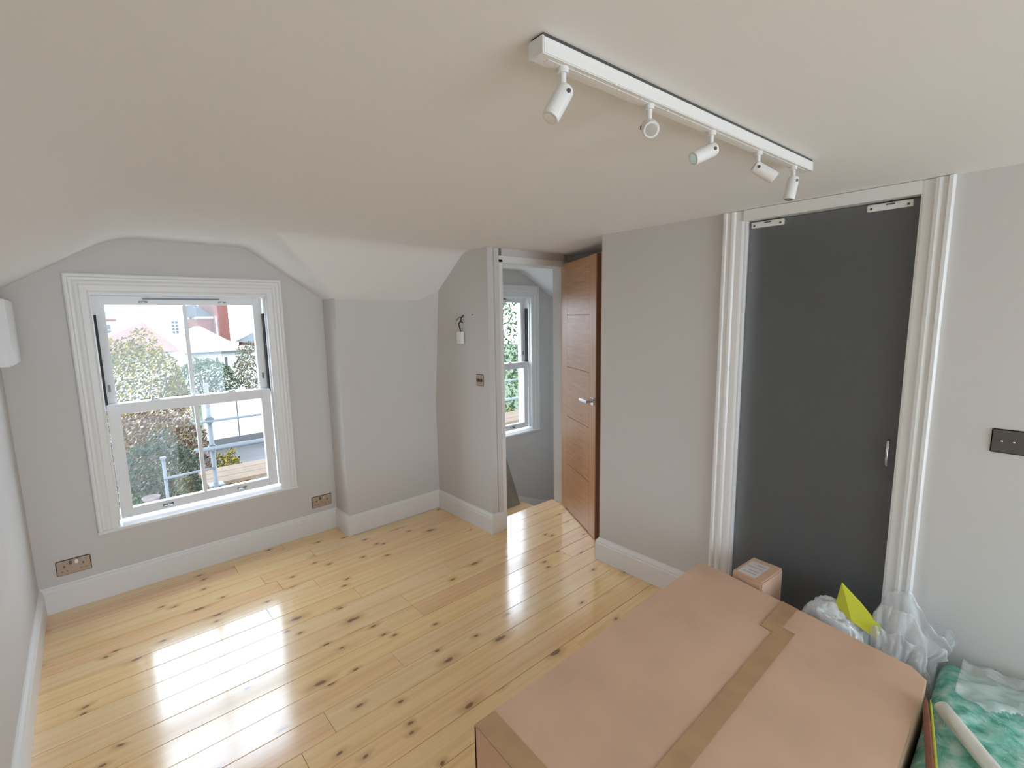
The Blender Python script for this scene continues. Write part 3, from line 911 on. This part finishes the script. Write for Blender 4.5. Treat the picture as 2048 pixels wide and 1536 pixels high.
# ------------------------------------------------------------------ small carton
bx = empty('small_cardboard_box', (2.22, 0.80, 0), 'small upright cardboard box with a paper label before the glass door', 'box')
rot = Matrix.Rotation(math.radians(-5), 3, 'Z'); c = Vector((2.222, 0.800, 0))
def rbox(x0, x1, y0, y1, z0, z1):
    pts = [c + rot @ Vector((x, y, 0)) for x, y in ((x0, y0), (x1, y0), (x1, y1), (x0, y1))]
    return MB().hexa([(p.x, p.y, z0) for p in pts], [(p.x, p.y, z1) for p in pts])
rbox(-0.098, 0.098, -0.068, 0.068, 0, 0.394).obj('body', M['card'], bx, bevel=0.004)
rbox(-0.097, 0.097, -0.067, 0.067, 0.394, 0.3995).obj('lid', M['card'], bx, bevel=0.002)
lb = rbox(-0.085, 0.060, -0.030, 0.052, 0.3996, 0.4004).obj('label', M['paper'], bx)
for k, (a, l_) in enumerate(((-0.060, 0.06), (-0.035, 0.045), (0.0, 0.07), (0.030, 0.04))):
    rbox(a, a+0.006, -0.022, -0.022+l_, 0.4004, 0.4007).obj('print_line', M['print'], lb)

# ------------------------------------------------------------------ green felt pile
def hfield(b, x0, x1, y0, y1, nx, ny, zf):
    g = [(x0+(x1-x0)*i/nx, y0+(y1-y0)*j/ny) for j in range(ny+1) for i in range(nx+1)]
    vs = [(x, y, zf(x, y)) for x, y in g] + [(x, y, 0.0) for x, y in g]
    n = len(g); fs = []
    for j in range(ny):
        for i in range(nx):
            k = j*(nx+1)+i
            fs.append((k, k+1, k+nx+2, k+nx+1)); fs.append((n+k, n+k+nx+1, n+k+nx+2, n+k+1))
    for i in range(nx):
        for k, s in ((i, 1), (ny*(nx+1)+i, -1)):
            fs.append((k, n+k, n+k+1, k+1))
    for j in range(ny):
        for k in (j*(nx+1), j*(nx+1)+nx):
            fs.append((k, k+nx+1, n+k+nx+1, n+k))
    return b.add(vs, fs)
def gz_(x, y):
    ex = min((x-1.15)/0.10, (2.345-x)/0.05, (0.158-y)/0.05, (y+0.75)/0.1, 1)
    base = 0.262 + 0.02*noise.noise(Vector((x*4, y*4, 1))) + 0.008*noise.noise(Vector((x*16, y*16, 5))) + 0.003*noise.noise(Vector((x*60, y*60, 9)))
    return max(0.01, base - 0.05*(1-max(0, ex))**2)
gp = empty('green_felt_roll', (1.75, -0.3, 0), 'thick pile of green fibrous felt matting by the right wall', 'felt matting')
hfield(MB(), 1.15, 2.345, -0.75, 0.158, 100, 76, gz_).obj('felt', M['green'], gp, smooth=True)
rf = random.Random(5); q = MB()
for k in range(2200):
    x, y = rf.uniform(1.3, 2.34), rf.uniform(-0.3, 0.15)
    a = rf.uniform(0, math.pi); l_ = rf.uniform(0.01, 0.03); z = gz_(x, y)
    dx, dy = math.cos(a)*l_, math.sin(a)*l_
    x2, y2 = min(2.344, x+dx), min(0.154, y+dy)
    z2 = gz_(x2, min(0.16, y2)) + rf.uniform(0.0, 0.004)
    ox, oy = -math.sin(a)*0.0007, math.cos(a)*0.0007
    q.add([(x-ox, y-oy, z+0.0005), (x+ox, y+oy, z+0.0005), (x2+ox, y2+oy, z2+0.001), (x2-ox, y2-oy, z2+0.001)], [(0, 1, 2, 3)], 1 if k % 14 == 0 else 0)
q.obj('fibres', [M['green'], M['film']], gp, kind='stuff')

# white foam tube and stick lying on it
def on(x, y, r): return (x, y, gz_(x, y)+r)
pt = [on(1.965-0.235*t, 0.120-0.165*t, 0.024) for t in (0, 0.01, 0.25, 0.5, 0.75, 1.0, 1.3, 1.6)]
zb = max(p[2] for p in pt)
pt = [(p[0], p[1], zb) for p in pt]
tb_ = empty('foam_tube', (1.85, 0.03, zb-0.024), 'white round tube lying on the green matting', 'tube')
MB().tube(pt, [0.017]+[0.022]*7, 20).obj('body', M['tube'], tb_, smooth=True)
MB().tube([Vector(pt[0])+Vector((0.0008, 0.0006, 0)), Vector(pt[0])-Vector((0.002, 0.0015, 0))], 0.013, 16).obj('end', M['tube'], tb_)
sk = empty('wooden_stick', (1.78, 0.12, 0.29), 'reddish brown stick with a yellow edge lying beside the cardboard box', 'stick')
sp0, sp1 = Vector((1.930, 0.158, 0.318)), Vector((1.50, 0.082, 0.293))
def stick(o0, w0, h0, name, mt, par):
    dd = (sp1-sp0).normalized(); nn = Vector((-dd.y, dd.x, 0)).normalized()
    rings = []
    for t, k in ((0, 0.35), (0.05, 0.75), (0.3, 1), (1, 1.1)):
        p = sp0 + (sp1-sp0)*t + nn*o0
        rings.append([tuple(p + nn*(a*w0*k) + Vector((0, 0, c*h0))) for a, c in ((-1, -1), (1, -1), (1.0, 0.6), (0.4, 1), (-0.4, 1), (-1, 0.6))])
    return MB().loft(rings).obj(name, mt, par, smooth=False)
stick(0.0, 0.0085, 0.008, 'shaft', M['stickw'], sk)
stick(0.0125, 0.004, 0.005, 'edge', M['sticky'], sk)

# ------------------------------------------------------------------ plastic bags and card
def crumple(name, c, r, amp, freq, seed, mt, label, cat, sub=6, zmin=0.003, sharp=1.0, clampx=None, box=None):
    bm = bmesh.new()
    bmesh.ops.create_icosphere(bm, subdivisions=sub, radius=1)
    for v in bm.verts:
        p = v.co.copy()
        sd = Vector((seed, seed*0.7, seed*1.3))
        q = p*freq + sd
        rid = 1-abs(noise.noise(q))*2
        pl = Vector((p.x*3.2, p.y*3.2, p.z*0.9)) + sd              # hanging pleats
        rid2 = 1-abs(noise.noise(pl))*2.4
        rid3 = 1-abs(noise.noise(pl*2.1 + p*2.0))*2.4
        k = 1 + amp*(rid*0.6 + rid2*0.40 + rid3*0.22 - 0.5)
        # squarer than an ellipsoid
        pp = Vector([math.copysign(abs(a)**sharp, a) for a in p])
        w_ = Vector((pp.x*r[0], pp.y*r[1], pp.z*r[2]))*k + Vector(c)
        w_.z = max(zmin, w_.z)
        if clampx: w_.x = min(clampx[1], max(clampx[0], w_.x))
        if box:
            w_.y = min(box[1], max(box[0], w_.y))
        v.co = w_
    for f in bm.faces: f.smooth = True
    me = bpy.data.meshes.new(name); bm.to_mesh(me); bm.free(); me.materials.append(mt)
    o = bpy.data.objects.new(name, me); COL.objects.link(o)
    return tag(o, label, cat)
# milky bag: long crumpled sack lying along the end of the big carton
def bag_top(y):            # crest line falling towards the camera side
    return 0.375 - 0.10*max(0, (0.36-y))/0.2
o = crumple('plastic_bag', (2.215, 0.485, 0.17), (0.100, 0.130, 0.205), 0.15, 1.25, 3.7, M['film'], 'milky white crumpled plastic bag behind the end of the big box', 'plastic bag', zmin=0.003, sharp=0.8, clampx=(2.112, 2.340), box=(0.366, 0.635))
wr = MB()
for k, (cx, hh, ph) in enumerate(((2.165, 0.37, 3.1), (2.205, 0.43, 17.7), (2.245, 0.475, 31.3), (2.290, 0.455, 44.9), (2.325, 0.40, 58.2))):
    nu, nv = 44, 34; vs = []
    for v in range(nv+1):
        for u in range(nu+1):
            a_ = -1 + 2*u/nu; t = v/nv
            ragged = 0.16*noise.noise(Vector((a_*1.7, ph, 1))) + 0.05*noise.noise(Vector((a_*6, ph, 4)))
            z = 0.004 + t*hh*(1 - 0.16*a_**4 + ragged*t - 0.22*max(0, a_)*t)
            big = noise.noise(Vector((a_*1.5, t*2.0, ph)))
            crease = 1-abs(noise.noise(Vector((a_*2.6+big, t*2.2, ph+5))))*2.2
            fine = 1-abs(noise.noise(Vector((a_*7+big*2, t*6, ph+9))))*2.2
            x = cx + 0.035*big + 0.014*crease + 0.005*fine
            y = 0.262 - 0.098*a_ - (0.06*a_*sstep(0.26, 0.36, z) if a_ > 0 else 0.0) + 0.010*noise.noise(Vector((t*4, a_*2, ph+3)))
            ymin = 0.162 - 0.062*sstep(0.300, 0.325, z)
            vs.append((min(2.346, max(2.114, x)), min(0.364, max(ymin, y)), z))
    wr.add(vs, [(v*(nu+1)+u, v*(nu+1)+u+1, (v+1)*(nu+1)+u+1, (v+1)*(nu+1)+u) for v in range(nv) for u in range(nu)])
o = wr.obj('clear_plastic_wrap', M['clear'], smooth=True, label='clear crumpled plastic wrap heaped against the right wall', cat='plastic wrap')
sm = o.modifiers.new('thickness', 'SOLIDIFY'); sm.thickness = 0.0005
# sheet of clear film trailing over the green matting along the wall
def sheet(name, x0, x1, y0, y1, nx, ny, zf, mt, label, cat, keep):
    q = MB(); idx = {}; vs = []; fs = []
    for j in range(ny+1):
        for i in range(nx+1):
            x = x0+(x1-x0)*i/nx; y = y0+(y1-y0)*j/ny
            idx[i, j] = len(vs); vs.append((x, y, zf(x, y)))
    for j in range(ny):
        for i in range(nx):
            if keep(x0+(x1-x0)*(i+.5)/nx, y0+(y1-y0)*(j+.5)/ny):
                fs.append((idx[i, j], idx[i+1, j], idx[i+1, j+1], idx[i, j+1]))
    used = sorted({k for f_ in fs for k in f_}); mp = {k: n_ for n_, k in enumerate(used)}
    o = q.add([vs[k] for k in used], [tuple(mp[k] for k in f_) for f_ in fs]).obj(name, mt, smooth=True, label=label, cat=cat)
    sm = o.modifiers.new('thickness', 'SOLIDIFY'); sm.thickness = 0.0006
    return o
def sz(x, y):
    r = 1-abs(noise.noise(Vector((x*9, y*9, 4))))*2
    r2 = 1-abs(noise.noise(Vector((x*24, y*20, 8))))*2
    return gz_(x, y) + 0.006 + 0.020*max(0, r) + 0.008*max(0, r2) + 0.03*max(0, (x-2.26)/0.08)**2
sheet('clear_plastic_sheet', 1.98, 2.345, -0.62, 0.10, 56, 90, sz, M['sheet'], 'clear plastic sheet spread over the green matting by the wall', 'plastic sheet',
      lambda x, y: x > 2.08 + 0.09*noise.noise(Vector((y*7, 0, 2))) + 0.15*max(0, -y))
# yellow card: folded sheet poking out of the bag
q = MB()
pts = [(2.205, 0.487, 0.360), (2.215, 0.470, 0.474), (2.215, 0.405, 0.420), (2.200, 0.325, 0.350), (2.170, 0.335, 0.318), (2.175, 0.420, 0.350)]
t_ = Vector((0.004, 0.002, 0.003))
q.loft([pts, [tuple(Vector(p)+t_) for p in pts]])
yc = q.obj('yellow_card', M['yellow'], label='bright yellow folded card sticking out of the milky bag', cat='card')

# ------------------------------------------------------------------ outside
GZ0 = -2.9
b = MB().add([(-40, 4.0, GZ0), (60, 4.0, GZ0), (60, 110, GZ0-1), (-40, 110, GZ0-1)], [(0, 1, 2, 3)])
MB().box(-6, 12, 4.05, 7.0, GZ0-0.05, GZ0+0.03).obj('bounce_slab', M['bounce_slab'], kind='structure', label='unseen pale concrete slab added to bounce light up through the window', cat='bounce_slab')  # added out of view as a reflector, brightens the dormer ceiling
struct(b, 'ground', M['lawn'], 'garden ground far below the window', 'ground')
MB().box(1.72, 9, 9.45, 12.16, GZ0, -1.28).obj('paving_slab', M['paving'], kind='structure', label='grey raised paved terrace before the white garden wall', cat='paving')

def leaves(c, r, n, size, seed, flat=0.0):
    rr = random.Random(seed); q = MB()
    for k in range(n):
        while True:
            p = Vector((rr.uniform(-1, 1), rr.uniform(-1, 1), rr.uniform(-1, 1)))
            if p.length < 1: break
        if p.length > 0: p = p.normalized()*(p.length**0.35)
        nz = noise.noise(p*2.2+Vector((seed, 0, 0)))
        p = p*(1+0.28*nz)
        p = Vector((c[0]+p.x*r[0], c[1]+p.y*r[1], c[2]+p.z*r[2]))
        a = Vector((rr.uniform(-1, 1), rr.uniform(-1, 1), rr.uniform(-1, 1))).normalized()
        u = a.orthogonal().normalized(); v = a.cross(u)
        s = size*rr.uniform(0.6, 1.3)
        q.add([p-u*s, p-v*s*0.45, p+u*s, p+v*s*0.45], [(0, 1, 2, 3)])
    return q
def tree(name, c, r, n, size, seed, mt, label, cat, group=None, trunk=0.06):
    t = empty(name, (c[0], c[1], GZ0), label, cat, group)
    leaves(c, r, n, size, seed).obj('foliage', mt, t)
    rr = random.Random(seed+1); q = MB()
    q.tube([(c[0], c[1], GZ0-0.1), (c[0]+0.05, c[1], (GZ0+c[2])/2), (c[0], c[1]+0.05, c[2]-r[2]*0.6)], [trunk, trunk*0.8, trunk*0.5], 8)
    for k in range(7):
        a = rr.uniform(0, 6.28); s = rr.uniform(0.5, 0.9)
        q.tube([(c[0], c[1], c[2]-r[2]*rr.uniform(0.3, 0.9)), (c[0]+math.cos(a)*r[0]*s*0.5, c[1]+math.sin(a)*r[1]*s*0.5, c[2]), (c[0]+math.cos(a)*r[0]*s, c[1]+math.sin(a)*r[1]*s, c[2]+r[2]*rr.uniform(0.0, 0.6))], [trunk*0.35, trunk*0.25, trunk*0.1], 6)
    q.obj('trunk', M['bark'], t)
    return t
tree('autumn_tree', (0.70, 12.2, -0.15), (0.86, 0.85, 1.45), 11000, 0.038, 11, M['leafy'], 'yellow leaved tree filling the left upper pane', 'tree')
tree('green_shrub', (2.2, 14.2, 0.05), (0.75, 0.6, 0.58), 5000, 0.034, 12, M['leafg'], 'green shrub in front of the white bungalow', 'shrub')
tree('olive_tree', (3.25, 12.95, 0.42), (0.62, 0.45, 0.68), 5000, 0.030, 13, M['leafo'], 'olive toned tree at the right of the upper panes', 'tree')
tree('copper_hedge', (0.75, 9.6, -0.75), (0.72, 0.5, 1.0), 8000, 0.032, 14, M['leafb'], 'copper brown hedge behind the dark bush', 'hedge')
tree('dark_bush', (0.62, 8.0, -0.85), (0.52, 0.55, 0.92), 9000, 0.025, 15, M['leafd'], 'dark evergreen bush in the lower left pane', 'bush')
tree('golden_bush', (1.60, 9.0, -1.35), (0.36, 0.4, 0.75), 4500, 0.028, 16, M['leafy'], 'golden green bush beside the scaffold pole', 'bush')
tree('low_ivy', (0.30, 6.9, -0.85), (0.30, 0.25, 0.42), 3000, 0.02, 17, M['leafg'], 'low ivy clump at the bottom of the left pane', 'ivy')
tree('pale_shrub', (0.73, 6.75, -0.62), (0.11, 0.14, 0.42), 1800, 0.02, 18, M['leafo'], 'small pale shrub by the low guard rail', 'shrub')
tree('hall_tree', (7.6, 9.6, 0.9), (1.3, 1.0, 2.2), 4200, 0.055, 19, M['leafg'], 'green tree outside the stairwell window', 'tree')
tree('hall_bush', (6.35, 7.4, -1.1), (0.5, 0.4, 0.8), 1600, 0.04, 20, M['leafy'], 'bush at the bottom of the stairwell window', 'bush')

# white garden wall and the stone basin
gw = empty('garden_wall', (5, 12.3, GZ0), 'white rendered garden wall behind the scaffold', 'wall')
MB().box(1.80, 9, 12.2, 12.36, -1.03, -0.16).obj('wall', M['render'], gw)
MB().box(1.78, 9, 12.17, 12.39, GZ0, -1.03).obj('plinth', M['paving'], gw)
MB().box(1.78, 9, 12.17, 12.39, -0.16, -0.11).obj('coping', M['paleroof'], gw)
for xx in (2.45, 4.2):
    MB().box(xx, xx+0.02, 12.18, 12.20, -1.03, -0.16).obj('joint', M['paving'], gw)
b = MB(); n_ = 16
rings = []
for rr_, zz in ((0.03, -0.34), (0.07, -0.335), (0.085, -0.30), (0.080, -0.295), (0.065, -0.325), (0.02, -0.328)):
    rings.append([(0.375+rr_*math.cos(6.283*k/n_), 6.35+rr_*math.sin(6.283*k/n_), zz) for k in range(n_)])
b.loft(rings)
pb = empty('bird_bath', (0.375, 6.35, GZ0), 'pale stone bird bath among the bushes', 'bird bath')
b.obj('bowl', M['stone'], pb, smooth=True)
MB().tube([(0.375, 6.35, GZ0), (0.375, 6.35, -0.6), (0.375, 6.35, -0.335)], [0.08, 0.04, 0.035], 12).obj('pedestal', M['stone'], pb, smooth=True)

# scaffold
sc = empty('scaffold', (3, 6.2, GZ0), 'galvanised scaffold with guard rails and boards outside the window', 'scaffold')
R_ = 0.0242
for xx, top_ in ((0.965, 0.90), (3.1, 0.90), (5.15, 0.90), (7.2, 0.90)):
    MB().tube([(xx, 6.2, GZ0), (xx, 6.2, top_)], R_, 12).obj('standard', M['scaf'], sc, smooth=True)
    MB().box(xx-0.07, xx+0.07, 6.13, 6.27, GZ0, GZ0+0.01).obj('base_plate', M['scaf'], sc)
    MB().box(xx-0.075, xx+0.075, 6.12, 6.28, -0.272, -0.255).obj('board_clip', M['scaf'], sc, bevel=0.004)
    for zz in (0.485, 0.165):
        MB().box(xx-0.04, xx+0.04, 6.155, 6.235, zz-0.035, zz+0.035).obj('coupler', M['scaf'], sc, bevel=0.012)
MB().tube([(0.80, 6.152, 0.48), (7.6, 6.152, 0.485)], 0.014, 10).obj('guard_rail', M['scaf'], sc, smooth=True)
MB().tube([(0.80, 6.152, 0.168), (7.6, 6.152, 0.150)], R_, 12).obj('guard_rail', M['scaf'], sc, smooth=True)
MB().tube([(0.80, 6.152, -0.19), (7.6, 6.152, -0.19)], 0.012, 12).obj('guard_rail', M['scaf'], sc, smooth=True) if False else None
for k in range(3):
    MB().box(0.90, 7.4, 6.29+k*0.23, 6.51+k*0.23, -0.318, -0.280).obj('scaffold_board', M['sboard'], sc)
for xx in (0.965, 3.1, 5.15, 7.2):
    MB().tube([(xx, 6.0, -0.345), (xx, 7.1, -0.345)], R_, 10).obj('transom', M['scaf'], sc, smooth=True)
MB().tube([(0.507, 6.2, GZ0), (0.507, 6.2, 0.15)], 0.016, 12).obj('post', M['scaf'], sc, smooth=True)
MB().tube([(0.49, 6.18, -0.079), (0.965, 6.18, -0.066)], 0.013, 10).obj('guard_rail', M['scaf'], sc, smooth=True)
MB().box(0.480, 0.534, 6.172, 6.228, 0.13, 0.155).obj('coupler', M['scaf'], sc, bevel=0.006)

# houses
def window_of(parent, x0, x1, z0, z1, yy, cols, rows_, mt_frame):
    fr = MB().box(x0-0.06, x1+0.06, yy-0.06, yy+0.02, z0-0.06, z1+0.06).obj('window', mt_frame, parent)
    cw, ch = (x1-x0)/cols, (z1-z0)/rows_
    for a in range(cols):
        for c in range(rows_):
            MB().box(x0+a*cw+0.03, x0+(a+1)*cw-0.03, yy-0.075, yy-0.055, z0+c*ch+0.03, z0+(c+1)*ch-0.03).obj('pane', M['housewin'], fr)
# white bungalow with hipped roof
hb = empty('bungalow', (6, 34, GZ0), 'low white bungalow with a hipped tiled roof', 'building')
MB().box(4.45, 9.2, 32.2, 38, GZ0-1, -0.15).obj('walls', M['render'], hb)
for x0, x1 in ((4.62, 4.83), (5.12, 5.33), (5.60, 5.80), (6.06, 6.26)):
    window_of(hb, x0, x1, -1.10, -0.46, 32.2, 1, 1, M['render'])
ev = -0.14
vs = [(3.45, 31.8, ev), (7.3, 31.8, ev), (7.3, 38.5, ev), (3.45, 38.5, ev), (5.1, 34.6, 1.30), (5.6, 35.8, 1.30)]
MB().add(vs, [(0, 1, 4), (1, 2, 5, 4), (2, 3, 5), (3, 0, 4, 5), (0, 3, 2, 1)]).obj('roof', M['paleroof'], hb)
MB().box(3.42, 7.33, 31.74, 31.80, ev-0.10, ev+0.01).obj('gutter', M['slate'], hb)
vs = [(3.40, 31.78, ev+0.3), (4.42, 31.78, ev+0.02), (4.75, 34.4, 1.18), (4.4, 34.4, 1.0)]
# red tiled house roof to the left
hp_ = empty('red_roof_house', (2.2, 28, GZ0), 'house with a faded red hipped roof behind the yellow tree', 'building')
MB().box(0.2, 3.6, 27.5, 32, GZ0-1, 0.30).obj('walls', M['render'], hp_)
MB().add([(-0.6, 27, 0.25), (3.4, 27, 0.25), (3.4, 32.5, 0.25), (-0.6, 32.5, 0.25), (2.2, 28.8, 1.62), (2.0, 30.6, 1.62)],
         [(0, 1, 4), (1, 2, 5, 4), (2, 3, 5), (3, 0, 4, 5), (0, 3, 2, 1)]).obj('roof', M['redroof'], hp_)
# tall pale house
hh = empty('pale_house', (4.5, 48, GZ0), 'tall pale rendered house with white barred windows', 'building')
MB().box(-3, 6.9, 46, 54, GZ0-1, 6.0).obj('walls', M['render'], hh)
window_of(hh, 5.30, 5.76, 0.66, 1.68, 46, 2, 4, M['render'])
window_of(hh, 1.36, 1.66, 0.66, 1.52, 46, 1, 2, M['render'])
MB().box(-3, 2.0, 45.92, 46, 1.72, 1.90).obj('string_course', M['brick'], hh)
MB().tube([(6.6, 45.9, 0.2), (6.6, 45.9, 2.55)], 0.07, 8).obj('downpipe', M['slate'], hh)
MB().box(6.2, 7.2, 45.6, 46.0, 2.5, 2.62).obj('gutter', M['slate'], hh)
MB().add([(-3.4, 45.6, 6.0), (7.2, 45.6, 6.0), (7.2, 54.4, 6.0), (-3.4, 54.4, 6.0), (-3.4, 50, 9), (7.2, 50, 9)], [(0, 1, 5, 4), (2, 3, 4, 5), (0, 4, 3), (1, 2, 5), (0, 3, 2, 1)]).obj('roof', M['slate'], hh)
# red brick house with a slate gable
hr = empty('brick_house', (7.3, 42, GZ0), 'red brick house with a tall brick stack and slate gable', 'building')
MB().box(7.22, 8.10, 40, 46, GZ0-1, 5.0).obj('stack', M['brick'], hr)
MB().box(6.22, 7.22, 40.6, 45.5, GZ0-1, 1.80).obj('wall', M['brick'], hr)
MB().box(6.18, 7.26, 40.5, 40.6, 1.80, 1.93).obj('fascia', M['render'], hr)
MB().add([(6.2, 40.55, 1.93), (7.26, 40.55, 1.93), (6.2, 40.55, 2.80), (6.2, 45, 1.93), (7.26, 45, 1.93), (6.2, 45, 2.80)], [(0, 1, 2), (3, 5, 4), (1, 4, 5, 2), (0, 2, 5, 3), (0, 3, 4, 1)]).obj('slate_gable', M['slate'], hr)
MB().box(7.24, 7.32, 39.9, 40.0, 0.4, 1.93).obj('downpipe', M['render'], hr)
# small slate roofed outhouse at the right
ho = empty('outhouse', (9.4, 39, GZ0), 'small slate roofed outhouse at the right of the window view', 'building')
MB().box(8.8, 10.5, 38.2, 41, GZ0-1, 0.0).obj('walls', M['brick'], ho)
MB().add([(8.6, 38, 0.05), (10.7, 38, 0.05), (10.7, 41.2, 0.05), (8.6, 41.2, 0.05), (9.5, 39.6, 0.72), (9.9, 39.6, 0.72)], [(0, 1, 5, 4), (1, 2, 5), (2, 3, 4, 5), (3, 0, 4), (0, 3, 2, 1)]).obj('roof', M['slate'], ho)
